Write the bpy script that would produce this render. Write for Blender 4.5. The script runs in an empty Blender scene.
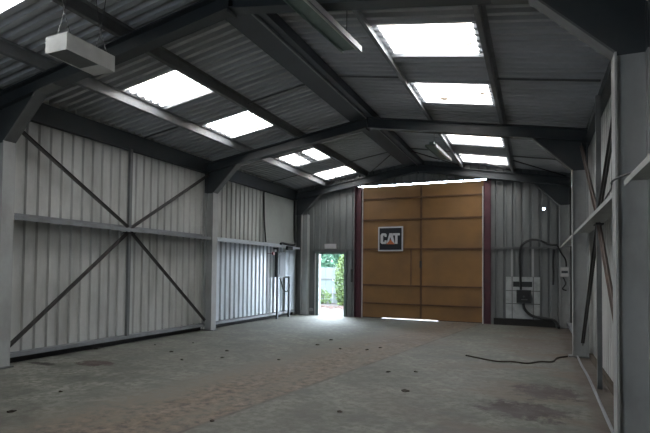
import bpy, math, random
from mathutils import Vector, Matrix
random.seed(7)
scene = bpy.context.scene
COL = scene.collection

# ------------------------------------------------------------------ camera
cam_data = bpy.data.cameras.new('camera')
cam = bpy.data.objects.new('camera', cam_data); COL.objects.link(cam)
r_ = Vector((0.90630346, 0.42245948, 0.01191787)); u_ = Vector((0.00282439, -0.03425319, 0.9994092)); f_ = Vector((-0.42261811, 0.90573435, 0.03223697))
m = Matrix((( r_.x, u_.x, -f_.x, 3.4756), (r_.y, u_.y, -f_.y, -17.0655), (r_.z, u_.z, -f_.z, 1.6), (0, 0, 0, 1)))
cam.matrix_world = m
cam_data.sensor_width = 36; cam_data.lens = 514.35/650*36
cam_data.shift_x = 29.96/650; cam_data.shift_y = 36.92/650
cam_data.clip_start = .05; cam_data.clip_end = 300
scene.camera = cam

# ------------------------------------------------------------------ world (bright overcast sky)
world = bpy.data.worlds.new('overcast_sky'); scene.world = world; world.use_nodes = True
wn = world.node_tree; wn.nodes.clear()
wo = wn.nodes.new('ShaderNodeOutputWorld'); bg = wn.nodes.new('ShaderNodeBackground')
ge = wn.nodes.new('ShaderNodeTexCoord'); sx = wn.nodes.new('ShaderNodeSeparateXYZ'); cr = wn.nodes.new('ShaderNodeValToRGB')
cr.color_ramp.elements[0].position = 0.0; cr.color_ramp.elements[0].color = (.66, .78, .92, 1)
cr.color_ramp.elements[1].position = 0.8; cr.color_ramp.elements[1].color = (.80, .92, 1.0, 1)
wn.links.new(ge.outputs['Generated'], sx.inputs[0]); wn.links.new(sx.outputs['Z'], cr.inputs[0])
# sky boosted toward the yard, added to send more daylight through the small door
mr = wn.nodes.new('ShaderNodeMapRange'); mr.inputs[1].default_value = .25; mr.inputs[2].default_value = .85
mr.inputs[3].default_value = 1.0; mr.inputs[4].default_value = 3.2
vm = wn.nodes.new('ShaderNodeVectorMath'); vm.operation = 'SCALE'
wn.links.new(sx.outputs['Y'], mr.inputs[0]); wn.links.new(cr.outputs[0], vm.inputs[0]); wn.links.new(mr.outputs[0], vm.inputs['Scale'])
wn.links.new(vm.outputs[0], bg.inputs[0]); wn.links.new(bg.outputs[0], wo.inputs[0])
bg.inputs[1].default_value = 15.0

scene.view_settings.view_transform = 'Standard'; scene.view_settings.look = 'None'
scene.view_settings.gamma = 1; scene.view_settings.use_curve_mapping = False
scene.view_settings.exposure = 0.0

# skylight sheet rows (y from, y to) and the roof numbers
BAY = 5.8
PY = [-11.6, -5.75, -0.13]                     # portal frames
SKY = [(-16.15, -15.05), (-13.9, -12.8), (-10.15, -9.05), (-7.72, -6.55), (-4.1, -2.9), (-1.5, -0.4)]
SL = .166; ZS = 5.29                           # roof slope, height of the sheet's underside on the ridge
REAR = -23.2
def portal(name, loc, rot, sx_, sy_):
    d = bpy.data.lights.new(name, 'AREA'); d.shape = 'RECTANGLE'; d.size = sx_; d.size_y = sy_; d.cycles.is_portal = True
    o = bpy.data.objects.new(name, d); o.location = loc; o.rotation_euler = rot; COL.objects.link(o)
th = math.atan(SL)
for (a, b) in SKY:
    for s in (-1, 1):
        x = s*2.2
        portal('daylight_portal', (x, (a+b)/2, ZS - SL*2.2 + .1), (0, s*th, 0), 1.6, b-a)
portal('daylight_portal', (-3.1, .1, 1.1), (math.radians(-90), 0, 0), 1.0, 2.2)
portal('daylight_portal', (-.6, REAR-.1, 1.1), (math.radians(90), 0, 0), 1.2, 2.2)

# ------------------------------------------------------------------ materials
def nt(name):
    m = bpy.data.materials.new(name); m.use_nodes = True
    t = m.node_tree; b = t.nodes['Principled BSDF']
    return m, t, b
def mix(t, fac, a, b, mode='MIX'):
    n = t.nodes.new('ShaderNodeMix'); n.data_type = 'RGBA'; n.blend_type = mode
    for i, v in ((0, fac), (6, a), (7, b)):
        if isinstance(v, (tuple, float, int)):
            n.inputs[i].default_value = v if i == 0 else (*v[:3], 1)
        else: t.links.new(v, n.inputs[i])
    return n.outputs[2]
def math_(t, op, a, b=0.0, c=0.0):
    n = t.nodes.new('ShaderNodeMath'); n.operation = op
    for i, v in enumerate((a, b, c)):
        if isinstance(v, (float, int)): n.inputs[i].default_value = v
        else: t.links.new(v, n.inputs[i])
    return n.outputs[0]
def ramp(t, v, p0, p1, c0=0.0, c1=1.0):
    n = t.nodes.new('ShaderNodeMapRange'); n.inputs[1].default_value = p0; n.inputs[2].default_value = p1
    n.inputs[3].default_value = c0; n.inputs[4].default_value = c1; n.clamp = True
    t.links.new(v, n.inputs[0]); return n.outputs[0]
def noise(t, scale, detail=4, vec=None, sc=(1, 1, 1), rough=.55):
    if vec is None:
        g = t.nodes.new('ShaderNodeNewGeometry'); vec = g.outputs['Position']
    mp = t.nodes.new('ShaderNodeMapping'); mp.inputs['Scale'].default_value = sc
    t.links.new(vec, mp.inputs[0])
    n = t.nodes.new('ShaderNodeTexNoise'); n.inputs['Scale'].default_value = scale; n.inputs['Detail'].default_value = detail
    n.inputs['Roughness'].default_value = rough
    t.links.new(mp.outputs[0], n.inputs['Vector']); return n.outputs[0]
def bump(t, b, v, s=.3, d=.01):
    n = t.nodes.new('ShaderNodeBump'); n.inputs['Strength'].default_value = s; n.inputs['Distance'].default_value = d
    t.links.new(v, n.inputs['Height']); t.links.new(n.outputs[0], b.inputs['Normal'])
def dirty(name, c, dirt, rough=.6, metal=0.0, scale=3.0, sc=(1, 1, 1), amt=.6, lo=.45, hi=.72, fine=12, bs=.1):
    m, t, b = nt(name)
    n1 = noise(t, scale, 5, sc=sc); f = ramp(t, n1, lo, hi, 0, amt)
    n2 = noise(t, fine, 3); v = ramp(t, n2, .3, .7, 0, .25)
    col = mix(t, f, c, dirt); col = mix(t, v, col, tuple(x*.75 for x in c))
    t.links.new(col, b.inputs['Base Color']); b.inputs['Roughness'].default_value = rough; b.inputs['Metallic'].default_value = metal
    if bs: bump(t, b, n2, bs)
    return m
M = {}
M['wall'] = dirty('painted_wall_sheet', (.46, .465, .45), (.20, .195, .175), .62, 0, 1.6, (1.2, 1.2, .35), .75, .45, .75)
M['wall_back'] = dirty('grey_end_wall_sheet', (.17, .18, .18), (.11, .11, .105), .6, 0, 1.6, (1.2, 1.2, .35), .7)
M['liner'] = dirty('bluish_white_liner_sheet', (.52, .57, .62), (.26, .24, .24), .38, .0, 1.5, (1.5, 1.5, .5), .7, .5, .8)
M['board'] = dirty('flat_lining_board', (.36, .38, .36), (.27, .28, .26), .7, 0, 1.2, (1, 1, 1), .6)
M['roof'] = dirty('fibre_cement_roof_sheet', (.46, .475, .50), (.30, .29, .29), .7, 0, 1.1, (.7, .8, 1), .6)
M['dark_steel'] = dirty('dark_painted_steel', (.040, .048, .053), (.06, .056, .053), .5, 0, 4, (1, 1, 1), .5)
M['mid_steel'] = dirty('grey_painted_steel', (.13, .135, .135), (.09, .08, .075), .5, 0, 4, (1, 1, 1), .6)
M['pale_steel'] = dirty('pale_grey_painted_column', (.36, .37, .365), (.22, .21, .19), .55, 0, 3, (1, 1, .5), .55)
M['galv'] = dirty('dull_galvanised_steel', (.21, .22, .235), (.12, .115, .11), .5, .2, 3, (1, 1, 1), .6)
M['ridge'] = dirty('blue_grey_painted_ridge_steel', (.060, .070, .085), (.05, .055, .06), .55, 0, 4)
M['brace'] = dirty('dark_angle_steel', (.035, .033, .032), (.09, .06, .05), .6, 0, 5, (1, 1, 1), .4)
M['brace_rust'] = dirty('brown_angle_steel', (.12, .09, .078), (.16, .10, .07), .6, 0, 5)
M['door'] = dirty('ochre_painted_door_sheet', (.235, .118, .034), (.135, .072, .032), .55, 0, 1.1, (1, 1, 1), .75, .35, .75, 7, .08)
M['door_rib'] = dirty('ochre_brown_door_rib', (.11, .05, .018), (.06, .03, .012), .6, 0, 5)
M['red_steel'] = dirty('red_oxide_steel', (.085, .022, .032), (.04, .02, .03), .55, 0, 4)
M['white'] = dirty('white_enamel', (.62, .62, .60), (.42, .41, .38), .45, 0, 5, amt=.4)
M['offwhite'] = dirty('worn_white_board', (.42, .44, .44), (.22, .23, .22), .6, 0, 5, amt=.7)
M['black'] = dirty('black_rubber', (.012, .013, .014), (.025, .024, .022), .5, 0, 8)
M['darkbox'] = dirty('black_plastic_box', (.02, .024, .024), (.035, .035, .033), .45, 0, 8)
M['greybox'] = dirty('grey_metal_box', (.055, .065, .07), (.04, .045, .05), .6, 0, 6)
M['red'] = dirty('red_plastic', (.22, .03, .03), (.14, .02, .02), .4, 0, 8)
M['sign_navy'] = dirty('dark_navy_sign_face', (.005, .006, .013), (.008, .008, .012), .7, 0, 8)
M['sign_white'] = dirty('sign_white', (.55, .56, .58), (.45, .45, .46), .4, 0, 8)
M['sign_orange'] = dirty('sign_orange', (.50, .13, .04), (.4, .1, .04), .4, 0, 8)
M['wire'] = dirty('dull_wire', (.12, .12, .12), (.08, .08, .08), .4, .5, 8)
M['frame_green'] = dirty('grey_green_door_frame', (.16, .22, .20), (.1, .12, .11), .5, 0, 6)
M['yard'] = dirty('pale_yard_gravel', (.050, .042, .041), (.034, .023, .020), .9, 0, 2.5, amt=.8)
M['fence'] = dirty('pale_painted_fence_board', (.13, .155, .15), (.10, .12, .115), .7, 0, 2)
M['bark'] = dirty('bark', (.08, .06, .04), (.04, .03, .02), .9, 0, 6)
M['litter'] = dirty('brown_leaf_litter', (.12, .045, .03), (.07, .035, .025), .9, 0, 9)
M['debris'] = dirty('dark_dry_leaf', (.03, .024, .018), (.05, .035, .02), .9, 0, 9)
M['shade_kerb'] = dirty('shade_dark_kerb', (.022, .021, .020), (.035, .03, .026), .9, 0, 4)  # kerb colour taken near black to stand in for shade under the rail
def leafmat(name, c, d):
    m, t, b = nt(name)
    n1 = noise(t, 2.5, 3); col = mix(t, ramp(t, n1, .35, .65), c, d)
    t.links.new(col, b.inputs['Base Color']); b.inputs['Roughness'].default_value = .6
    return m
M['leaf_dark'] = leafmat('dark_green_leaf', (.03, .09, .05), (.06, .15, .09))
M['leaf_light'] = leafmat('yellow_green_leaf', (.10, .15, .035), (.06, .11, .035))
# translucent skylight sheet: daylight really passes through it
def skymat():
    m = bpy.data.materials.new('weathered_translucent_sheet'); m.use_nodes = True; t = m.node_tree; t.nodes.clear()
    out = t.nodes.new('ShaderNodeOutputMaterial'); tr = t.nodes.new('ShaderNodeBsdfTransparent'); tl = t.nodes.new('ShaderNodeBsdfTranslucent')
    mx = t.nodes.new('ShaderNodeMixShader'); mx.inputs[0].default_value = .35
    n = noise(t, 5, 6, sc=(.6, 1.6, 1)); f = ramp(t, n, .60, .70, 0, 1)
    c = mix(t, f, (.90, .85, .81), (.13, .10, .07))
    t.links.new(c, tr.inputs[0]); t.links.new(c, tl.inputs[0])
    t.links.new(tr.outputs[0], mx.inputs[1]); t.links.new(tl.outputs[0], mx.inputs[2]); t.links.new(mx.outputs[0], out.inputs[0])
    return m
M['sky'] = skymat()
def floormat():
    m, t, b = nt('worn_concrete_floor')
    g = t.nodes.new('ShaderNodeNewGeometry'); s = t.nodes.new('ShaderNodeSeparateXYZ'); t.links.new(g.outputs['Position'], s.inputs[0])
    X, Y = s.outputs[0], s.outputs[1]
    n_big = noise(t, .55, 5); n_mid = noise(t, 2.2, 6, rough=.65); n_fine = noise(t, 9, 5, rough=.7); n_long = noise(t, 1.4, 5, sc=(1.6, .35, 1), rough=.65)
    n_patch = noise(t, 5, 6, rough=.75)
    base = mix(t, ramp(t, math_(t, 'ADD', math_(t, 'MULTIPLY', n_mid, .65), math_(t, 'MULTIPLY', n_big, .35)), .38, .60), (.060, .062, .052), (.185, .188, .160))
    base = mix(t, ramp(t, n_fine, .44, .58, 0, .55), base, (.055, .05, .04))
    # wheel track of brown dirt running up the hall
    u = math_(t, 'SUBTRACT', X, math_(t, 'MULTIPLY', Y, .127))
    un = math_(t, 'ADD', u, math_(t, 'MULTIPLY', math_(t, 'SUBTRACT', n_mid, .5), .45))
    us = math_(t, 'ADD', u, math_(t, 'MULTIPLY', math_(t, 'SUBTRACT', n_fine, .5), .10))
    left = ramp(t, un, .1, 1.05); right = ramp(t, us, 1.93, 2.0, 1, 0)
    band = math_(t, 'MULTIPLY', left, right)
    band = math_(t, 'MULTIPLY', band, ramp(t, n_long, .3, .55, .45, 1))
    brown = mix(t, ramp(t, n_fine, .38, .62), (.050, .036, .026), (.200, .150, .108))
    col = mix(t, math_(t, 'MULTIPLY', band, .9), base, brown)
    # scattered brown patches, stronger on the right
    xr = ramp(t, X, 1.6, 3.6, .12, 1)
    pat = math_(t, 'MULTIPLY', ramp(t, noise(t, 1.0, 5, sc=(.8, 1.1, 1)), .47, .62), xr)
    col = mix(t, math_(t, 'MULTIPLY', pat, .8), col, (.105, .072, .052))
    def spot(cx, cy, rx, ry, c, amt, edge=.35):
        nonlocal col
        a = math_(t, 'POWER', math_(t, 'DIVIDE', math_(t, 'SUBTRACT', X, cx), rx), 2.0)
        d = math_(t, 'POWER', math_(t, 'DIVIDE', math_(t, 'SUBTRACT', Y, cy), ry), 2.0)
        q = math_(t, 'ADD', math_(t, 'ADD', a, d), math_(t, 'MULTIPLY', math_(t, 'SUBTRACT', n_patch, .5), 5.0))
        col = mix(t, ramp(t, q, 1.0, 1.0-edge, 0, amt), col, c)
    def apow(v): return v
    spot(-3.2, -10.62, .34, .26, (.040, .022, .016), 1.0)
    spot(-3.95, -11.05, .30, .10, (.03, .024, .018), 1.0)
    spot(3.35, -10.45, .55, .5, (.028, .019, .015), .95, .7)
    spot(3.6, -9.3, .5, .55, (.035, .024, .019), .9, .7)
    spot(3.5, -4.2, .9, 1.4, (.09, .06, .048), .6, .8)
    spot(-.6, -2.0, .8, .35, (.09, .085, .07), .7, .8)
    spot(.95, -5.2, 1.1, .6, (.10, .075, .06), .6, .8)
    # dirt along the right hand wall and joint between the slabs
    e = ramp(t, math_(t, 'ADD', X, math_(t, 'MULTIPLY', math_(t, 'SUBTRACT', n_mid, .5), .25)), 3.98, 4.1)
    col = mix(t, math_(t, 'MULTIPLY', e, .8), col, (.075, .055, .043))
    j = ramp(t, math_(t, 'ABSOLUTE', math_(t, 'SUBTRACT', us, 1.965)), .008, .04, .75, 0)
    col = mix(t, math_(t, 'MULTIPLY', j, ramp(t, n_mid, .35, .55)), col, (.05, .038, .03))
    sp = ramp(t, noise(t, 16, 4, rough=.7), .66, .72)
    col = mix(t, math_(t, 'MULTIPLY', sp, .5), col, (.06, .045, .035))
    t.links.new(col, b.inputs['Base Color'])
    t.links.new(ramp(t, n_mid, .3, .7, .55, .8), b.inputs['Roughness'])
    bump(t, b, n_fine, .25, .02)
    return m
M['floor'] = floormat()

# ------------------------------------------------------------------ mesh helpers
class MB:
    def __init__(s): s.v = []; s.f = []; s.smooth = set()
    def add(s, vs, fs, smooth=False):
        o = len(s.v); s.v += [tuple(v) for v in vs]
        for f in fs:
            if smooth: s.smooth.add(len(s.f))
            s.f.append(tuple(i+o for i in f))
        return s
    def box(s, x0, x1, y0, y1, z0, z1):
        x0, x1 = sorted((x0, x1)); y0, y1 = sorted((y0, y1)); z0, z1 = sorted((z0, z1))
        return s.add([(x0,y0,z0),(x1,y0,z0),(x1,y1,z0),(x0,y1,z0),(x0,y0,z1),(x1,y0,z1),(x1,y1,z1),(x0,y1,z1)],
                     [(0,3,2,1),(4,5,6,7),(0,1,5,4),(1,2,6,5),(2,3,7,6),(3,0,4,7)])
    def bar(s, a, b, w, h, up=(0,0,1)):
        a = Vector(a); b = Vector(b); d = (b-a).normalized(); up = Vector(up)
        if abs(d.dot(up)) > .99: up = Vector((1,0,0))
        sd = d.cross(up).normalized(); u = sd.cross(d).normalized()
        vs = [p+sd*i*w/2+u*j*h/2 for p in (a, b) for i, j in ((-1,-1),(1,-1),(1,1),(-1,1))]
        return s.add(vs, [(3,2,1,0),(4,5,6,7),(0,1,5,4),(1,2,6,5),(2,3,7,6),(3,0,4,7)])
    def tube(s, pts, r, n=8):
        pts = [Vector(p) for p in pts]; vs = []; up = Vector((.13,.21,.97))
        for i, p in enumerate(pts):
            d = (pts[min(i+1, len(pts)-1)] - pts[max(i-1, 0)]).normalized()
            if abs(d.dot(up)) > .98: up = Vector((1,.1,0))
            a = d.cross(up).normalized(); b = d.cross(a)
            vs += [p + a*math.cos(2*math.pi*k/n)*r + b*math.sin(2*math.pi*k/n)*r for k in range(n)]
        fs = [(i*n+k, i*n+(k+1)%n, (i+1)*n+(k+1)%n, (i+1)*n+k) for i in range(len(pts)-1) for k in range(n)]
        s.add(vs, fs, True)
        return s.add([vs[k] for k in range(n)], [tuple(range(n))]).add([vs[-n+k] for k in range(n)], [tuple(range(n))])
    def prism(s, poly, y0, y1, plane='xz'):
        P = (lambda a, b, y: (a, y, b)) if plane == 'xz' else (lambda a, b, y: (y, a, b))
        n = len(poly); vs = [P(a, b, y0) for a, b in poly] + [P(a, b, y1) for a, b in poly]
        return s.add(vs, [tuple(range(n)), tuple(range(2*n-1, n-1, -1))] + [(i, (i+1)%n, (i+1)%n+n, i+n) for i in range(n)])
    def build(s, name, mat, parent=None):
        me = bpy.data.meshes.new(name); me.from_pydata(s.v, [], s.f); me.update()
        for i in s.smooth: me.polygons[i].use_smooth = True
        me.materials.append(mat)
        o = bpy.data.objects.new(name, me); COL.objects.link(o)
        if parent is not None:
            o.parent = parent; o.matrix_parent_inverse = Matrix.Translation(parent.location).inverted()
        import bmesh
        bm = bmesh.new(); bm.from_mesh(me); bmesh.ops.recalc_face_normals(bm, faces=bm.faces); bm.to_mesh(me); bm.free()
        return o
def smooth_path(pts, n=6):
    P = [Vector(p) for p in pts]; out = []
    for i in range(len(P)-1):
        p0 = P[max(i-1,0)]; p1 = P[i]; p2 = P[i+1]; p3 = P[min(i+2,len(P)-1)]
        for k in range(n):
            t = k/n
            out.append(.5*((2*p1)+(-p0+p2)*t+(2*p0-5*p1+4*p2-p3)*t*t+(-p0+3*p1-3*p2+p3)*t**3))
    out.append(P[-1]); return out
def tag(o, label=None, cat=None, group=None, kind=None):
    for k, v in (('label', label), ('category', cat), ('group', group), ('kind', kind)):
        if v: o[k] = v
    return o
def thing(name, label, cat, loc=(0,0,0), group=None, kind=None):
    o = bpy.data.objects.new(name, None); o.location = loc; o.empty_display_size = .2; COL.objects.link(o)
    return tag(o, label, cat, group, kind)
def roofz(x): return ZS - SL*abs(x)

# corrugated profile: list of (u, offset) from a to b
def profile(a, b, pitch, depth, kind='box', phase=0.0):
    out = []
    if kind == 'sine':
        n = max(2, int(round((b-a)/pitch*8)))
        for i in range(n+1):
            u = a+(b-a)*i/n; out.append((u, depth*.5*math.sin(2*math.pi*(u-phase)/pitch)))
        return out
    pts = []
    k0 = math.floor((a-phase)/pitch)-1
    k = k0
    while phase+k*pitch < b+pitch:
        s = phase+k*pitch
        pts += [(s, 0), (s+pitch*.60, 0), (s+pitch*.70, depth), (s+pitch*.90, depth)]
        k += 1
    def val(u):
        for i in range(len(pts)-1):
            if pts[i][0] <= u <= pts[i+1][0]:
                f = (u-pts[i][0])/max(1e-9, pts[i+1][0]-pts[i][0]); return pts[i][1]*(1-f)+pts[i+1][1]*f
        return 0
    out = [(a, val(a))] + [p for p in pts if a < p[0] < b] + [(b, val(b))]
    return out
def wall_sheet(mb, axis, pos, sign, a, b, z0, z1, pitch=.245, depth=.035, phase=0, kind='box', t=.006):
    # axis 'x': wall in plane x=pos running along y; 'y': plane y=pos running along x; offset goes to sign
    pr = profile(a, b, pitch, depth, kind, phase)
    zf0 = z0 if callable(z0) else (lambda u: z0); zf1 = z1 if callable(z1) else (lambda u: z1)
    P = (lambda u, o, z: (pos+sign*o, u, z)) if axis == 'x' else (lambda u, o, z: (u, pos+sign*o, z))
    vs = []
    for u, o in pr: vs += [P(u, o, zf0(u)), P(u, o, zf1(u)), P(u, o+t, zf0(u)), P(u, o+t, zf1(u))]
    fs = []
    for i in range(len(pr)-1):
        q = 4*i; r = q+4
        fs += [(q, r, r+1, q+1), (q+2, q+3, r+3, r+2), (q+1, r+1, r+3, q+3), (q, q+2, r+2, r)]
    n = 4*(len(pr)-1); fs += [(0, 1, 3, 2), (n, n+2, n+3, n+1)]
    return mb.add(vs, fs)
def roof_sheet(mb, s, x0, x1, y0, y1, pitch=.20, depth=.07, t=.008):
    # flat pans with steep, deep ribs standing up from them
    ys = {round(y0, 5), round(y1, 5)}; k = math.floor(y0/pitch)-1
    while k*pitch < y1+pitch:
        for f in (0, .36, .48, .88, 1.0):
            yy = (k+f)*pitch
            if y0 < yy < y1: ys.add(round(yy, 5))
        k += 1
    ys = sorted(ys); n = len(ys)-1; vs = []
    def prof(y):
        f = (y/pitch) % 1.0
        if f < .36: return 0
        if f < .48: return (f-.36)/.12
        if f < .88: return 1
        return (1-f)/.12
    for y in ys:
        o = depth*prof(y)
        for x, d in ((x0, 0), (x1, 0), (x0, t), (x1, t)): vs.append((s*x, y, ZS-SL*x+o+d))
    fs = []
    for i in range(n):
        q = 4*i; r = q+4; fs += [(q, q+1, r+1, r), (q+2, r+2, r+3, q+3), (q, r, r+2, q+2), (q+1, q+3, r+3, r+1)]
    k = 4*n; fs += [(0, 2, 3, 1), (k, k+1, k+3, k+2)]
    return mb.add(vs, fs)

WX = 4.46                                       # wall sheet inner plane
# ------------------------------------------------------------------ the setting
def struct(o, label=None): o['kind'] = 'structure'; return o
fl = MB(); fl.box(-4.7, 4.7, REAR-.3, .16, -.15, 0); struct(fl.build('floor', M['floor']))
for s, side in ((-1, 'left'), (1, 'right')):
    w = MB(); wall_sheet(w, 'x', s*WX, s, REAR, .10, .0, roofz(WX)+.08)
    struct(w.build('wall_'+side, M['wall']))
# end wall round the two openings
BX0, BX1, BZ = -1.97, 2.0, 4.53                 # big opening
DX0, DX1, DZ = -3.68, -2.50, 2.25               # small door
def rt(u): return roofz(u)+.07
w = MB()
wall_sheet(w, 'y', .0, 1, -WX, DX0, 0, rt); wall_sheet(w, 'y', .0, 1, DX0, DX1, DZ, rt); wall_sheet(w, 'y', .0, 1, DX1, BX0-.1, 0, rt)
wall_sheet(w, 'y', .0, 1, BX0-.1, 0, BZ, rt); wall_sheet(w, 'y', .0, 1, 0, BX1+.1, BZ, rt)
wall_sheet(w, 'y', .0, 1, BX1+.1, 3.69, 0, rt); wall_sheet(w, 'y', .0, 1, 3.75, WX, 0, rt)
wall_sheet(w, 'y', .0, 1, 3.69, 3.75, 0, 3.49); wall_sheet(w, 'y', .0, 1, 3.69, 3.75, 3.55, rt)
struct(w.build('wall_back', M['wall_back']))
w = MB(); wall_sheet(w, 'y', REAR, -1, -WX, -1.2, 0, rt); wall_sheet(w, 'y', REAR, -1, -1.2, 0, 2.2, rt); wall_sheet(w, 'y', REAR, -1, 0, 1.9, 0, rt); wall_sheet(w, 'y', REAR, -1, 1.9, WX, 0, rt)  # unseen rear gap added to let daylight in from behind the camera
struct(w.build('wall_front', M['wall']))
# roof: opaque sheets with real gaps where the translucent ones lie
SX0, SX1 = 1.47, 2.74
SXL = (2.02, 3.14)
for s, side in ((-1, 'left'), (1, 'right')):
    a0, a1 = (SXL if s < 0 else (SX0, SX1))
    r = MB(); y = REAR-.2
    for (a, b) in SKY:
        roof_sheet(r, s, 0, 4.75, y, a); roof_sheet(r, s, 0, a0, a, b); roof_sheet(r, s, a1, 4.75, a, b); y = b
        if s < 0 and a == -4.1: roof_sheet(r, s, 2.42, 2.66, a, b)
    roof_sheet(r, s, 0, 4.75, y, .35)
    struct(r.build('ceiling', M['roof']))
# ridge capping
rc = MB()
for s in (-1, 1): rc.add([(0,REAR-.2,ZS+.13),(s*.3,REAR-.2,ZS+.07),(s*.3,.35,ZS+.07),(0,.35,ZS+.13)], [(0,1,2,3)])
struct(rc.build('trim_1', M['roof']))

# skylights
names = {-1: ['', 'translucent panel in the top left corner of the photo', 'large translucent panel in the left slope, first one past the hanging white box',
              'translucent panel in the left slope, just before the middle frame', '', 'translucent panel in the left slope closest to the end wall, crossed by a thin rod'],
         1: ['', '', 'largest and nearest translucent panel in the right slope', 'second translucent panel in the right slope, before the middle frame',
             'third translucent panel in the right slope, just past the middle frame', 'smallest translucent panel in the right slope, next to the end wall']}
for i, (a, b) in enumerate(SKY):
    for s in (-1, 1):
        lab = names[s][i] or 'translucent roof panel above the viewer, before the nearest frame, in the %s slope, %s row' % ('left' if s < 0 else 'right', 'rear' if i == 0 else 'front')
        x0, x1 = (SXL if s < 0 else (SX0, SX1))
        if s < 0 and a == -4.1:
            for (p, q, l) in ((2.02, 2.42, 'upper of the two half panels in the left slope past the middle frame'), (2.66, 3.14, 'lower of the two half panels in the left slope past the middle frame')):
                mb = MB(); roof_sheet(mb, s, p, q, a, b, t=.004); tag(mb.build('skylight_panel', M['sky']), l, 'skylight', 'translucent panels in the roof')
            continue
        mb = MB(); roof_sheet(mb, s, x0, x1, a, b, t=.004)
        tag(mb.build('skylight_panel', M['sky']), lab, 'skylight', 'translucent panels in the roof')

# ------------------------------------------------------------------ portal frames
def i_col(s, y, z1, x_in=4.13, xo=4.40):
    mb = MB(); fw = .11
    mb.box(s*x_in, s*(x_in+.018), y-fw, y+fw, 0, z1)
    mb.box(s*(xo-.018), s*xo, y-fw, y+fw, 0, z1)
    mb.box(s*(x_in+.018), s*(xo-.018), y-.006, y+.006, 0, z1)
    return mb
HX, HZ = 3.43, 4.30; AP = 4.87; RD = .245
def portal_frame(y, label):
    t = thing('portal_frame', label, 'steel frame', (0, y, 0), 'steel frames across the shed')
    for s in (-1, 1):
        far_left = s < 0 and y > -1
        i_col(s, y, 3.6, *((3.90, 4.15) if far_left else (4.13, 4.40))).build('column', M['pale_steel'], t)
        q = -.22 if far_left else 0
        bp = MB().box(s*(4.06+q), s*(4.44+q), y-.13, y+.13, 0, .02); bp.build('base_plate', M['mid_steel'], t)
        # rafter: soffit rises from the haunch to the ridge
        def soff(x): return AP-SL*x
        sl_ = SL
        r = MB()
        for (z_off0, z_off1, fw) in ((0, .018, .10), (RD-.018, RD, .10), (.018, RD-.018, .006)):
            poly = [(0, soff(0)+z_off0), (s*4.40, soff(4.40)+z_off0), (s*4.40, soff(4.40)+z_off1), (0, soff(0)+z_off1)]
            r.prism(poly, y-fw, y+fw)
        r.build('rafter', M['dark_steel'], t)
        # knee: web plate and outer column stub above the pale part
        h = MB()
        h.prism([(s*4.148, 3.6), (s*4.40, 3.6), (s*4.40, soff(4.4)), (s*HX, soff(HX)), (s*HX, HZ)], y-.008, y+.008)
        h.box(s*4.382, s*4.40, y-.11, y+.11, 3.6, soff(4.4))
        hk = h.build('haunch', M['dark_steel'], t)
        g = MB(); g.bar((s*4.135, y, 3.6), (s*HX, y, HZ), .20, .02, (s, 0, 1)); g.bar((s*HX, y, HZ), (s*(HX-.35), y, soff(HX-.35)+.005), .20, .02, (0, 0, 1))
        g.build('haunch_flange', M['mid_steel'], hk)  # paler grey than the web, painting in light bounced up from the floor
    ap = MB(); ap.box(-.012, .012, y-.10, y+.10, AP-.05, AP+RD-.02)
    ap.build('apex_plate', M['dark_steel'], t)
    return t
portal_frame(PY[0], 'nearest steel portal frame, its pale right column filling the right edge')
portal_frame(PY[1], 'middle steel portal frame crossing the roof between the skylights')
portal_frame(PY[2], 'steel portal frame standing against the end wall round the big door')
portal_frame(-17.45, 'steel portal frame just behind the viewer')

# purlins (zed) running the whole length on top of the rafters
def purlin(s, x, label, y0=REAR, y1=-.02, mat='galv', lip=.06, h=.168, dirn=1):
    mb = MB(); zb = 5.12-SL*x
    X = lambda v: s*v
    a0, a1 = x, x+.012*1
    mb.box(X(x-.006), X(x+.006), y0, y1, zb+.004, zb+h-.006)
    def fl(xa, xb, z):
        za = z-SL*(xa-x); zc = z-SL*(xb-x)
        mb.prism([(X(xa), za), (X(xb), zc), (X(xb), zc+.006), (X(xa), za+.006)], y0, y1)
    fl(x, x-lip*dirn, zb); fl(x, x+lip*dirn, zb+h-.012)
    return tag(mb.build('roof_purlin', M[mat]), label, 'roof beam', 'roof purlins running the length of the shed')
purlin(-1, 3.23, 'lower purlin of the left roof slope, under the lower edge of the left skylights', dirn=-1)
purlin(-1, 1.75, 'upper purlin of the left roof slope, along the upper edge of the left skylights', mat='mid_steel', dirn=-1)
purlin(1, 1.385, 'upper purlin of the right roof slope, pale, left of the right skylights', dirn=-1)
purlin(1, 2.89, 'lower purlin of the right roof slope, right of the right skylights')
rb = thing('ridge_beam', 'broad dark ridge beam running the length of the roof under the apex', 'roof beam', (0, REAR, 5.12))
mb = MB(); mb.prism([(-.40, 5.052), (0, 5.118), (.15, 5.095), (.15, 5.107), (0, 5.130), (-.40, 5.064)], REAR, -.02)
mb.box(-.40, -.394, REAR, -.02, 5.06, 5.215); mb.box(.144, .15, REAR, -.02, 5.10, 5.255); mb.build('soffit_plate', M['ridge'], rb)
mb = MB(); mb.box(-.018, .010, REAR, -.02, 5.07, 5.118); mb.build('centre_lip', M['galv'], rb)
for s, sd in ((-1, 'left'), (1, 'right')):
    mb = MB(); mb.box(s*4.405, s*4.415, REAR, -.02, 4.12, 4.50); mb.box(s*4.415, s*4.45, REAR, -.02, 4.12, 4.13); mb.box(s*4.33, s*4.405, REAR, -.02, 4.12, 4.13)
    tag(mb.build('eaves_beam', M['dark_steel']), 'dark eaves beam along the top of the %s wall' % sd, 'roof beam', 'eaves beams')

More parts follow.
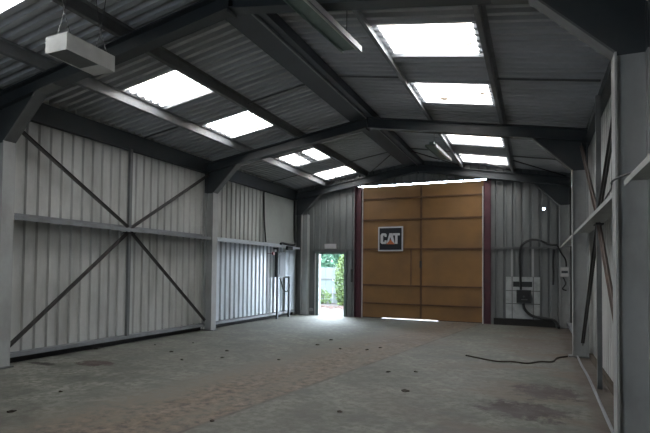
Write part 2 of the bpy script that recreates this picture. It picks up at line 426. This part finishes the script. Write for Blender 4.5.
# sag bars between purlins at mid bay, and bracing rods
def rod(name, a, b, r, label, cat, grp=None, mat='brace'):
    mb = MB(); mb.tube([a, b], r, 6); return tag(mb.build(name, M[mat]), label, cat, grp)
def rp(x, y, dz=-.06): return (x, y, roofz(x)+dz)
for (y, where) in ((-8.2, 'before the middle frame'), (-2.1, 'past the middle frame')):
    for (xa, xb, l) in ((-4.38, -3.24, 'low on the left slope'), (-1.77, -.41, 'high on the left slope'), (.16, 1.37, 'high on the right slope'), (2.93, 4.38, 'low on the right slope')):
        rod('sag_bar', rp(xa, y), rp(xb, y), .018, 'dark sag bar %s, %s' % (l, where), 'roof tie', 'sag bars between the purlins', 'mid_steel')
for (a, b, l) in ((( -.42, -1.95), (-1.74, -.06), 'thin diagonal brace from the ridge down to the end frame, left side'),
                  ((-1.82, -1.95), (-3.19, -.06), 'thin diagonal brace crossing the last left skylight'),
                  ((.17, -1.9), (1.43, -.06), 'thin diagonal brace from the ridge down to the end frame, right side'),
                  ((1.49, -1.9), (2.88, -.06), 'thin diagonal brace crossing the last right skylight'),
                  ((2.95, -1.7), (4.3, .0), 'thin diagonal brace low on the right slope beside the end wall')):
    rod('roof_brace', rp(a[0], a[1], -.10), rp(b[0], b[1], -.10), .016, l, 'roof tie', 'thin roof braces by the end wall')

# ------------------------------------------------------------------ sheeting rails, braces and posts on the side walls
def rail(name, s, y0, y1, z, label, mat='pale_steel', depth=.27, lip=.07, grp='horizontal wall rails'):
    mb = MB(); xi = 4.15
    mb.box(s*xi, s*(xi+depth), y0, y1, z-.006, z)
    mb.box(s*xi, s*(xi+.008), y0, y1, z-lip, z-.006)
    mb.box(s*(xi+depth-.008), s*(xi+depth), y0, y1, z, z+.07)
    return tag(mb.build(name, M[mat]), label, 'wall rail', grp)
ZL, ZR = 2.43, 2.38
rail('wall_rail', -1, -11.47, -5.9, ZL, 'long grey rail halfway up the left wall between the nearest and middle frames', 'galv')
rail('wall_rail', -1, -17.3, -11.75, ZL, 'rail on the left wall at the very edge of the photo')
rail('wall_rail', -1, -5.6, -.3, ZL-.02, 'pale rail above the bluish corrugated panel on the left wall', 'liner')
rail('wall_rail', 1, -11.45, -5.9, ZR, 'short looking pale rail between the two right columns', lip=.05)
rail('wall_rail', 1, -17.3, -12.05, ZR, 'pale rail at the right edge of the photo in front of the nearest column', lip=.05)
rail('wall_rail', 1, -5.6, -.3, ZR, 'rail on the right wall behind the middle frame column', lip=.05)
for (s, y0, y1, l) in ((-1, -11.47, -5.9, 'low rail along the foot of the left wall under the diagonal braces'), (-1, -5.6, -.3, 'low rail under the bluish corrugated panel'),
                       (1, -5.6, -.3, 'low rail at the foot of the right wall by the end wall')):
    mb = MB(); mb.box(s*4.30, s*4.42, y0, y1, .168, .18); mb.box(s*4.30, s*4.308, y0, y1, .11, .168)
    tag(mb.build('foot_rail', M['galv' if l[10] != 'u' else 'liner']), l, 'wall rail', 'low rails at the wall foot')
# bracing: two diagonals and a post meeting at the rail
def angle(mb, a, b, w=.06):
    a = Vector(a); b = Vector(b); d = (b-a).normalized()
    mb.bar(a, b, .010, w, (0, 0, 1) if abs(d.z) < .95 else (0, 1, 0))
    n = Vector((0, -d.z, d.y)).normalized()
    mb.bar(a+n*w*.5, b+n*w*.5, w, .008, (0, n.y, n.z) if abs(d.z) < .95 else (0, 1, 0))
    return mb
for s, z, sd in ((-1, ZL, 'left'), (1, ZR, 'right')):
    x = s*4.29; yc = -8.72
    t = thing('wall_brace', 'dark steel X brace with a centre post on the %s wall' % sd, 'brace', (x, yc, 0), 'X braces on the side walls')
    up, dn = z+.03, z-.08
    for nm, a, b in (('diagonal', (x, -11.42, 3.93), (x, yc-.05, up)), ('diagonal', (x, yc+.05, dn), (x, -5.92, .26)),
                     ('diagonal', (x, -5.6+-.25, 4.08), (x, yc+.05, up)), ('diagonal', (x, yc-.05, dn), (x, -11.45, .28))):
        rusty = s > 0 and ((a[2] > 4) or (b[1] < -11))
        angle(MB(), a, b, .06).build(nm, M['brace_rust' if rusty else 'brace'], t)
    for a, b in ((up, 4.12), (0.18 if s < 0 else 0.0, dn)):
        MB().box(x-.03, x+.03, yc-.035, yc+.035, a, b).build('post', M['mid_steel'], t)
    MB().box(x-.05, x+.05, yc-.14, yc+.14, dn-.02, dn+.0).build('cleat', M['brace'], t)
# kerb under the left sheets, its near-black colour painting the dark gap's shade
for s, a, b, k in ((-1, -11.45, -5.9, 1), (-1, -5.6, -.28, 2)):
    mb = MB(); mb.box(s*4.425, s*4.455, a, b, 0, .16); o = mb.build('baseboard_left', M['shade_kerb']); struct(o)
mb = MB(); mb.box(4.40, 4.455, -17.3, -11.75, 0, .10).box(4.40, 4.455, -11.45, -5.9, 0, .10); struct(mb.build('baseboard_right', M['bark']))
mb = MB(); mb.box(2.32, 4.02, -.10, -.002, 0, .20); struct(mb.build('baseboard_back', M['shade_kerb']))

# lining of the far left bay
mb = MB(); wall_sheet(mb, 'x', -4.335, -1, -5.6, -2.08, .20, 2.36, .245, .05, 0.05)
tag(mb.build('corrugated_panel', M['liner']), 'wide bluish white corrugated panel on the lower left wall past the middle frame', 'wall panel', 'bluish panels on the lower left wall')
mb = MB(); wall_sheet(mb, 'x', -4.335, -1, -1.96, -1.20, .20, 2.36, .245, .05, 0.05)
tag(mb.build('corrugated_panel', M['liner']), 'narrow bluish white panel between the two thin posts', 'wall panel', 'bluish panels on the lower left wall')
mb = MB(); wall_sheet(mb, 'x', -4.345, -1, -1.08, -.32, .20, 2.36, .4, .02, 0.05)
tag(mb.build('corrugated_panel', M['liner']), 'pale panel in the left corner beside the open door', 'wall panel', 'bluish panels on the lower left wall')
mb = MB(); mb.box(-4.44, -4.425, -2.55, -.27, 2.46, 4.11)
tag(mb.build('lining_board', M['board']), 'plain flat grey board high on the left wall by the end wall', 'wall panel')
for (y, z, l) in ((-2.02, 2.33, 'tall thin dark post at the end of the wide bluish panel'), (-1.14, 1.38, 'short thin dark post on the left wall nearer the door')):
    mb = MB(); mb.box(-4.20, -4.14, y-.03, y+.03, 0, z); mb.box(-4.33, -4.20, y-.008, y+.008, z-.06, z)
    tag(mb.build('thin_post', M['greybox']), l, 'post', 'thin posts on the lower left wall')
# power box between the posts
t = thing('switch_box', 'grey electrical box beside the tall thin post on the left wall', 'electrical box', (-4.2, -1.65, 1.35))
MB().box(-4.33, -4.17, -1.92, -1.42, 1.36, 2.20).build('housing', M['greybox'], t)
MB().box(-4.170, -4.160, -1.87, -1.47, 1.46, 2.10).build('cover', M['greybox'], t)
mb = MB(); mb.tube(smooth_path([(-4.22, -1.75, 1.335), (-4.15, -1.74, 1.15), (-4.15, -1.58, .93), (-4.15, -1.3, .88), (-4.11, -1.2, 1.1)]), .022)
tag(mb.build('hanging_cable', M['black']), 'black cable looping below the grey electrical box', 'cable')
mb = MB(); mb.tube([(-4.14, -2.42, 2.12), (-4.10, -2.42, 2.12)], .055, 16); mb.tube([(-4.15, -2.42, 2.12), (-4.14, -2.42, 2.12)], .05, 12)
mb.box(-4.34, -4.15, -2.425, -2.415, 2.115, 2.125)
tag(mb.build('alarm_bell', M['red']), 'small red round alarm just under the pale left rail', 'alarm')
mb = MB(); mb.tube(smooth_path([(-4.41, -2.58, 4.1), (-4.40, -2.56, 3.4), (-4.40, -2.5, 2.9), (-4.38, -2.46, 2.49)]), .02)
tag(mb.build('conduit', M['black']), 'thin dark cable running down the upper left wall beside the flat board', 'cable')
mb = MB(); mb.tube(smooth_path([(-4.38, -.30, 4.1), (-4.38, -.30, 3.2), (-4.36, -.31, 2.75), (-4.30, -.42, 2.52), (-4.26, -1.0, 2.48), (-4.25, -1.5, 2.50), (-4.2, -1.75, 2.47)]), .04)
tag(mb.build('conduit', M['black']), 'thick black cable dropping down the left corner and bending along the rail', 'cable')
mb = MB(); mb.box(-4.16, -4.08, -1.45, -1.05, 2.28, 2.40)
tag(mb.build('junction_box', M['darkbox']), 'small black box under the left rail near the corner', 'electrical box')

# pipe along the right wall, debris
mb = MB(); mb.tube(smooth_path([(4.165, -11.4, .04), (4.175, -10.4, .04), (4.19, -9.3, .04), (4.20, -8, .04), (4.19, -7, .04), (4.20, -5.95, .04)]), .018)
tag(mb.build('floor_pipe', M['galv']), 'thin pale pipe lying on the floor along the right wall', 'pipe')

# ------------------------------------------------------------------ big double door
d = thing('door_1', 'tall ochre double door in the end wall', 'door', (0, .1, 0), kind='structure')
for s, (x0, x1) in ((-1, (-2.06, .064)), (1, (.066, 2.09))):
    leaf = MB(); leaf.box(x0, x1, .10, .13, .022, 4.503); lf = leaf.build('door_leaf', M['door'], d)
    mb = MB()
    for z in (4.07, 3.35, 2.35, 1.12, .50): mb.box(x0, x1, .06, .10, z-.022, z+.022)
    mb.box(x0, x0+.03, .07, .10, .055, 4.48); mb.box(x1-.03, x1, .07, .10, .055, 4.48)
    mb.build('door_rib', M['door_rib'], lf)
mb = MB(); mb.box(-.28, -.25, .07, .10, 1.14, 2.33); mb.build('door_rib', M['door_rib'], d)
mb = MB(); mb.box(.035, .095, .13, .15, .06, 4.40); mb.build('seam_blocker', M['door_rib'], d)  # added behind the leaves to stop daylight showing through the centre seam
for a, b in ((-2.06, -1.25), (.62, 2.09)): MB().box(a, b, .102, .128, .0, .022).build('leak_blocker', M['black'], d)  # added strips that shut off daylight under the outer parts of the leaves
mb = MB(); mb.box(.03, .10, .02, .06, 1.72, 1.95); mb.build('latch', M['brace'], d)
mb = MB(); mb.box(-1.93, 1.97, .08, .12, 4.49, 4.50); mb.build('door_track', M['brace'], d)
# jambs
for x0, x1, l in ((-2.17, -1.95, 'dark red steel post at the left edge of the big door'), (2.03, 2.24, 'dark red steel post at the right edge of the big door')):
    mb = MB(); mb.box(x0, x1, -.015, -.003, 0, 4.50); mb.box(x0, x0+.012, -.12, -.015, 0, 4.50); mb.box(x1-.012, x1, -.12, -.015, 0, 4.50)
    tag(mb.build('door_post', M['red_steel']), l, 'post', 'red posts beside the big door')
for x, l in ((-1.92, 'thin white pipe down the left edge of the big door'), (2.005, 'thin white pipe down the right edge of the big door')):
    mb = MB(); mb.tube([(x, -.02, 0.0), (x, -.02, 4.3 if x > 0 else 4.45)], .022, 8)
    if x > 0:
        for z in (.6, 2.3, 3.7): mb.box(x-.022, x+.022, -.03, .0, z-.02, z+.02)
    tag(mb.build('edge_pipe', M['white']), l, 'pipe', 'white pipes beside the big door')
# sign
sg = thing('sign', 'square dark sign with white letters CAT on the ochre door', 'sign', (-.95, .055, 2.28))
MB().box(-1.375, -.525, .035, .055, 2.275, 3.105).build('sign_border', M['sign_white'], sg)
MB().box(-1.33, -.57, .028, .035, 2.32, 3.06).build('sign_face', M['sign_navy'], sg)
def glyph(polys, name, mat, y=.022):
    mb = MB()
    for p in polys: mb.prism(p, y, .028)
    return mb.build(name, mat, sg)
zb, zt = 2.52, 2.88
glyph([[(-1.10,zt),(-1.10,zt-.10),(-1.18,zt-.10),(-1.18,zt),(-1.25,zt),(-1.29,zt-.04),(-1.29,zb+.04),(-1.25,zb),(-1.18,zb),(-1.18,zb+.08),(-1.10,zb+.08)][::-1] if 0 else
       [(-1.29,zb+.05),(-1.29,zt-.05),(-1.24,zt),(-1.20,zt),(-1.20,zb),(-1.24,zb)],
       [(-1.20,zt-.075),(-1.20,zt),(-1.12,zt),(-1.08,zt-.04),(-1.08,zt-.12),(-1.15,zt-.12),(-1.15,zt-.075)],
       [(-1.20,zb),(-1.20,zb+.075),(-1.15,zb+.075),(-1.15,zb+.12),(-1.08,zb+.12),(-1.08,zb+.04),(-1.12,zb)]], 'letter_c', M['sign_white'])
glyph([[(-1.085,zb),(-.985,zt),(-.935,zt),(-.955,zt-.13),(-1.0,zb+.07),(-1.01,zb)], [(-.935,zt),(-.88,zt),(-.80,zb),(-.875,zb),(-.885,zb+.06),(-.955,zt-.13)]], 'letter_a', M['sign_white'])
glyph([[(-.865,zt-.075),(-.865,zt),(-.63,zt),(-.63,zt-.075)], [(-.79,zb),(-.79,zt-.075),(-.705,zt-.075),(-.705,zb)]], 'letter_t', M['sign_white'])
glyph([[(-1.09,zb-.01),(-.945,zb+.15),(-.80,zb-.01)]], 'orange_triangle', M['sign_orange'], .018)

# ------------------------------------------------------------------ small open door
d = thing('door_2', 'small open door to the yard in the end wall', 'door', (-3.1, 0, 0), kind='structure')
mb = MB(); mb.box(DX0, -3.51, -.04, .10, 0, DZ); mb.box(-2.58, DX1, -.04, .10, 0, DZ); mb.box(-3.51, -2.58, -.04, .10, 2.18, DZ); mb.build('door_frame', M['frame_green'], d)
lf = MB().bar((-3.54, .13, 1.09), (-3.90, .99, 1.09), .045, 2.12).build('door_leaf', M['white'], d)
for a, b in ((-3.67, -3.64), (-3.545, -3.51)): MB().box(a, b, -.055, -.04, .0, 2.2).build('edge_trim', M['white'], d)
mb = MB(); mb.tube([(-3.84, .90, 1.0), (-3.79, .92, 1.0)], .012).tube([(-3.79, .92, 1.0), (-3.74, .80, 1.0)], .012); mb.build('door_handle', M['wire'], lf)
t = thing('exit_light', 'white box light above the small open door', 'light', (-3.08, -.05, 2.36))
MB().box(-3.29, -2.87, -.09, -.003, 2.37, 2.54).build('housing', M['white'], t)
MB().box(-3.27, -2.89, -.098, -.09, 2.39, 2.52).build('cover', M['sign_white'], t)
# rails on the end wall
for x0, x1, z, l in ((-3.86, -2.22, 2.34, 'thin rail on the end wall above the small door'), (2.26, 4.05, 2.38, 'thin rail on the end wall right of the big door')):
    mb = MB(); mb.box(x0, x1, -.075, -.003, z-.01, z); mb.box(x0, x1, -.083, -.075, z-.05, z)
    tag(mb.build('wall_rail', M['mid_steel']), l, 'wall rail', 'horizontal wall rails')
mb = MB(); mb.box(-3.86, -3.74, -.09, -.003, .14, .24); tag(mb.build('foot_rail', M['pale_steel']), 'short low rail left of the small open door', 'wall rail')
mb = MB(); mb.box(-2.32, -2.26, -.06, -.003, 1.2, 1.65); tag(mb.build('latch_plate', M['darkbox']), 'narrow dark fitting between the small and the big door', 'fitting')

# ------------------------------------------------------------------ switchgear right of the big door
t = thing('equipment_board', 'pale square board with a dark slot low on the end wall', 'board', (3.14, -.05, .2))
mb = MB()
for a, b, c, e in ((2.67, 3.61, .21, .86), (2.67, 2.87, .86, 1.47), (3.40, 3.61, .86, 1.47), (2.87, 3.40, 1.33, 1.47), (2.87, 3.40, .86, 1.17)): mb.box(a, b, -.045, -.02, c, e)
mb.build('board_face', M['offwhite'], t)
MB().box(2.86, 3.41, -.02, -.006, 1.15, 1.34).build('slot', M['darkbox'], t)
for z in (1.05, .66): MB().box(2.67, 3.61, -.052, -.045, z-.012, z+.012).build('seam', M['mid_steel'], t)
for x in (2.845, 3.43): MB().box(x-.012, x+.012, -.056, -.045, .21, 1.47).build('seam', M['mid_steel'], t)
for x, l in ((2.84, 'left one of two thin pale battens above the pale board'), (3.42, 'right one of two thin pale battens above the pale board')):
    tag(MB().box(x-.03, x+.03, -.04, -.004, 1.48, 2.32).build('batten', M['pale_steel']), l, 'batten', 'battens above the pale board')
t = thing('isolator_box', 'black switch box on the pale board', 'electrical box', (3.17, -.1, .69))
MB().box(2.97, 3.37, -.20, -.058, .69, 1.08).build('housing', M['darkbox'], t)
MB().box(3.0, 3.34, -.212, -.20, .72, 1.05).build('cover', M['black'], t)
MB().tube([(3.17, -.212, .89), (3.17, -.235, .89)], .03, 12).build('knob', M['greybox'], t)
MB().box(3.10, 3.27, -.216, -.212, .785, .81).build('plate', M['wire'], t)
mb = MB(); mb.tube(smooth_path([(3.09, -.13, 1.085), (3.07, -.13, 1.6), (3.06, -.13, 2.1), (3.12, -.13, 2.42), (3.35, -.13, 2.58), (3.6, -.13, 2.56), (3.85, -.14, 2.45), (4.06, -.26, 2.42)]), .032)
tag(mb.build('supply_cable', M['black']), 'thick black cable looping up over the rail from the switch box', 'cable', 'black cables of the switch box')
mb = MB(); mb.tube(smooth_path([(3.15, -.13, .68), (3.2, -.14, .50), (3.38, -.16, .33), (3.65, -.2, .27), (3.95, -.28, .24), (4.08, -.34, .10), (4.09, -.42, .03)]), .04)
tag(mb.build('supply_cable', M['black']), 'thick black cable curving down from the switch box to the right corner', 'cable', 'black cables of the switch box')
t = thing('socket_box', 'small white socket box on the far right column', 'electrical box', (4.24, -.2, 1.49))
MB().box(4.155, 4.36, -.23, -.15, 1.50, 1.77).build('housing', M['white'], t)
MB().box(4.175, 4.34, -.238, -.23, 1.60, 1.67).build('socket_strip', M['greybox'], t)
mb = MB(); mb.tube(smooth_path([(4.30, -.19, 1.79), (4.28, -.2, 2.0), (4.16, -.27, 2.2), (4.07, -.30, 2.40)]), .02); mb.tube(smooth_path([(4.22, -.19, 1.48), (4.28, -.22, 1.3), (4.2, -.24, 1.15), (4.30, -.22, 1.1)]), .018)
tag(mb.build('loose_cable', M['black']), 'loose black cable above and below the small white socket box', 'cable')
mb = MB(); mb.tube(smooth_path([(3.98, -.05, 2.30), (3.96, -.05, 1.9), (3.97, -.05, 1.6), (3.96, -.05, 1.25)]), .028)
tag(mb.build('conduit', M['black']), 'short dark conduit on the end wall left of the small white socket box', 'cable')
mb = MB(); mb.tube(smooth_path([(4.02, -6.2, 2.40), (4.2, -6.1, 2.5), (4.35, -5.95, 2.55)]), .02)
mb = MB(); mb.tube(smooth_path([(4.36, -9.0, 2.42), (4.2, -10.2, 2.42), (4.16, -11.2, 2.44), (4.10, -11.80, 2.42), (4.2, -12.3, 2.41)]), .009)
tag(mb.build('loose_cable', M['black']), 'thin black cable draped over the right wall rail by the nearest column', 'cable')
t = thing('loudspeaker_hook', 'dark bunch of cable ends at the top of the far right column', 'cable', (4.1, -.28, 2.3))
bpy.data.objects.remove(t)

# ------------------------------------------------------------------ hanging white unit and batten lights
t = thing('hanging_heater', 'white box unit hung from the roof by wires at the top left', 'heater', (-1.45, -12.63, 4.05))
mb = MB(); x0, x1, y0, y1, z0, z1 = -1.62, -1.28, -13.0, -12.27, 4.05, 4.245
mb.box(x0, x1, y0, y1, z1-.012, z1); mb.box(x0, x0+.012, y0, y1, z0, z1-.012); mb.box(x1-.012, x1, y0, y1, z0, z1-.012)
mb.box(x0+.012, x1-.012, y0, y0+.012, z0, z1-.012); mb.box(x0+.012, x1-.012, y1-.012, y1, z0, z1-.012)
mb.build('casing', M['white'], t)
MB().box(x0+.012, x1-.012, y0+.012, y1-.24, z0+.008, z0+.02).build('grille', M['mid_steel'], t)
MB().box(x0+.012, x1-.012, y1-.24, y1-.012, z0+.002, z0+.014).build('end_cover', M['white'], t)
for y in (y0+.10, y1-.08):
    mb = MB()
    for x in (x0+.05, x1-.05): mb.tube([(x, y, z1), (-1.45, y, z1+.30)], .006, 5)
    mb.tube([(-1.45, y, z1+.30), (-1.55, y, roofz(1.55)-.01)], .006, 5); mb.tube([(-1.45, y, z1+.30), (-1.36, y, roofz(1.36)-.01)], .006, 5)
    mb.build('hanging_wire', M['wire'], t)
def batten(x, y0, y1, z, label, dx):
    t = thing('batten_light', label, 'light', (x, y0, z), 'unlit tube lights under the ridge')
    def B(mb, xa, xb, za, zb, ya=y0, yb=y1):
        mb.add([(x+xa, ya, za), (x+xb, ya, za), (x+xb, ya, zb), (x+xa, ya, zb), (x+dx+xa, yb, za), (x+dx+xb, yb, za), (x+dx+xb, yb, zb), (x+dx+xa, yb, zb)],
               [(0,1,2,3),(7,6,5,4),(0,4,5,1),(1,5,6,2),(2,6,7,3),(3,7,4,0)]); return mb
    mb = MB(); B(mb, -.16, .10, z+.03, z+.045); B(mb, -.16, -.15, z, z+.03); B(mb, -.05, .05, z+.045, z+.10); mb.build('housing', M['frame_green'], t)
    mb = MB(); B(mb, .10, .115, z-.03, z+.045); mb.build('reflector', M['galv'], t)
    mb = MB(); mb.tube([(x+.06, y0+.04, z), (x+dx+.06, y1-.04, z)], .016, 8); mb.build('tube', M['white'], t)
    for f in (.15, .85):
        xx = x+dx*f; yy = y0+(y1-y0)*f
        MB().tube([(xx, yy, z+.10), (xx, yy, roofz(xx)-.005)], .006, 5).build('hanging_wire', M['wire'], t)
batten(1.16, -12.15, -10.6, 4.53, 'unlit tube light hanging near the top edge of the photo', .13)
batten(1.20, -4.4, -2.6, 4.66, 'unlit tube light hanging past the middle frame, the smaller one', .10)

# ------------------------------------------------------------------ floor debris
pts = [(2.28, -6.74), (2.55, -6.95), (2.85, -7.15), (3.1, -7.05), (3.35, -7.1), (3.55, -6.8), (3.75, -6.7), (3.85, -6.2), (4.03, -5.9)]
mb = MB(); mb.tube(smooth_path([(a, b, .012) for a, b in pts], 5), .016, 6)
tag(mb.build('old_rope', M['debris']), 'dark thin rope lying in a curve on the floor near the right wall', 'rope')
import itertools
def debris(x, y, r, label):
    mb = MB(); n = 9; vs = [(x, y, .012+r*.25)]
    for k in range(n):
        a = 2*math.pi*k/n; q = r*random.uniform(.55, 1.15); vs.append((x+q*math.cos(a), y+q*math.sin(a), .003+random.uniform(0, r*.3)))
    bot = [(v[0], v[1], 0.001) for v in vs[1:]]
    mb.add(vs+bot, [(0, 1+k, 1+(k+1) % n) for k in range(n)]+[(1+k, 1+n+k, 1+n+(k+1) % n, 1+(k+1) % n) for k in range(n)]+[tuple(range(1+n, 1+2*n))])
    tag(mb.build('dead_leaf', M['debris']), label, 'debris', 'dark scraps on the floor')
DB = [(-1.99, -8.45, 0.05), (-1.64, -9.16, 0.04), (1.9, -10.15, 0.06), (-1.75, -13.19, 0.05), (-2.05, -12.3, 0.03), (-2.86, -9.07, 0.045), (-4.36, -9.49, 0.04), (-2.14, -9.67, 0.04), (-3.21, -7.88, 0.03), (-0.74, -6.81, 0.05), (-0.13, -7.1, 0.04), (-0.78, -5.93, 0.05), (1.36, -8.99, 0.04), (1.75, -8.77, 0.04), (1.47, -11.52, 0.04), (0.39, -12.47, 0.03), (-0.65, -8.85, 0.03), (0.39, -6.96, 0.05), (0.55, -6.56, 0.04), (-3.72, -8.51, 0.03), (2.91, -7.23, 0.05), (2.68, -7.01, 0.05), (3.39, -7.08, 0.04)]
for i, (x, y, r) in enumerate(DB):
    if min(math.hypot(x-a, y-b) for a, b in pts) < .3: continue
    l = 'small dark scrap of dry leaf lying on the concrete floor'
    if i == 2: l = 'largest dark scrap on the open floor right of the middle, near the viewer'
    if i == 3: l = 'dark scrap on the floor nearest the bottom left corner'
    debris(x, y, r, l)

# ------------------------------------------------------------------ the yard outside
mb = MB(); mb.box(-30, 30, .16, 60, -.2, -.03); struct(mb.build('yard_ground', M['yard']))
def leaves(mb, c, r, n, size):
    for _ in range(n):
        while True:
            p = Vector((random.uniform(-1,1), random.uniform(-1,1), random.uniform(-1,1)))
            if .3 < p.length < 1: break
        p = Vector((c[0]+p.x*r[0], c[1]+p.y*r[1], c[2]+p.z*r[2]))
        if p.z < 0: continue
        a = Vector((random.gauss(0,1), random.gauss(0,1), random.gauss(0,1))).normalized(); b = a.orthogonal().normalized()
        s = size*random.uniform(.6, 1.3)
        mb.add([p-a*s, p+b*s*.45, p+a*s, p-b*s*.45], [(0,1,2,3)])
def tree(x, y, h, rx, rz, label, mat, n, size, cat='tree', nm='tree'):
    t = thing(nm, label, cat, (x, y, 0))
    tr = MB(); tr.tube(smooth_path([(x, y, -.05), (x+.1, y, h*.4), (x, y, h*.8)]), .09 if cat == 'tree' else .03, 8); tr.build('trunk', M['bark'], t)
    mb = MB(); leaves(mb, (x, y, h-rz*.6), (rx, rx*.7, rz), n, size); mb.build('foliage', M[mat], t)
tree(-6.2, 9.5, 4.6, 1.6, 2.4, 'dark green tree behind the pale fence, seen through the open door', 'leaf_dark', 3500, .12)
tree(-8.2, 12.0, 5.0, 2.2, 2.8, 'larger dark green tree farther back behind the fence', 'leaf_dark', 3500, .15)
tree(-4.62, 5.6, 1.85, .40, 1.35, 'yellow green climbing bush at the right side of the open door view', 'leaf_light', 1700, .07, 'bush', 'bush')
tree(-6.0, 6.4, .5, .55, .45, 'low green bush at the foot of the pale fence', 'leaf_light', 500, .06, 'bush', 'bush')
t = thing('fence', 'pale boarded fence in the yard seen through the open door', 'fence', (-6.5, 7.2, 0))
for k in range(14):
    x = -9.5+k*.42; MB().box(x, x+.40, 7.2, 7.225, -.03, 1.75).build('board', M['fence'], t)
for z in (.45, 1.20): MB().box(-9.5, -3.6, 7.14, 7.19, z-.03, z+.03).build('crossbar', M['mid_steel'], t)
mb = MB()
for _ in range(500):
    x = random.uniform(-7, -3.4); y = random.gauss(4.0, .6); a = random.uniform(0, 6.28); s = random.uniform(.04, .09)
    if y > 4.9: continue
    z = -.025+random.uniform(0, .03)
    mb.add([(x+s*math.cos(a), y+s*math.sin(a), z), (x-s*.5*math.sin(a), y+s*.5*math.cos(a), z+.01), (x-s*math.cos(a), y-s*math.sin(a), z), (x+s*.5*math.sin(a), y-s*.5*math.cos(a), z+.01)], [(0,1,2,3)])
tag(mb.build('leaf_litter', M['litter']), 'reddish brown leaf litter on the yard ground', 'leaves', kind='stuff')
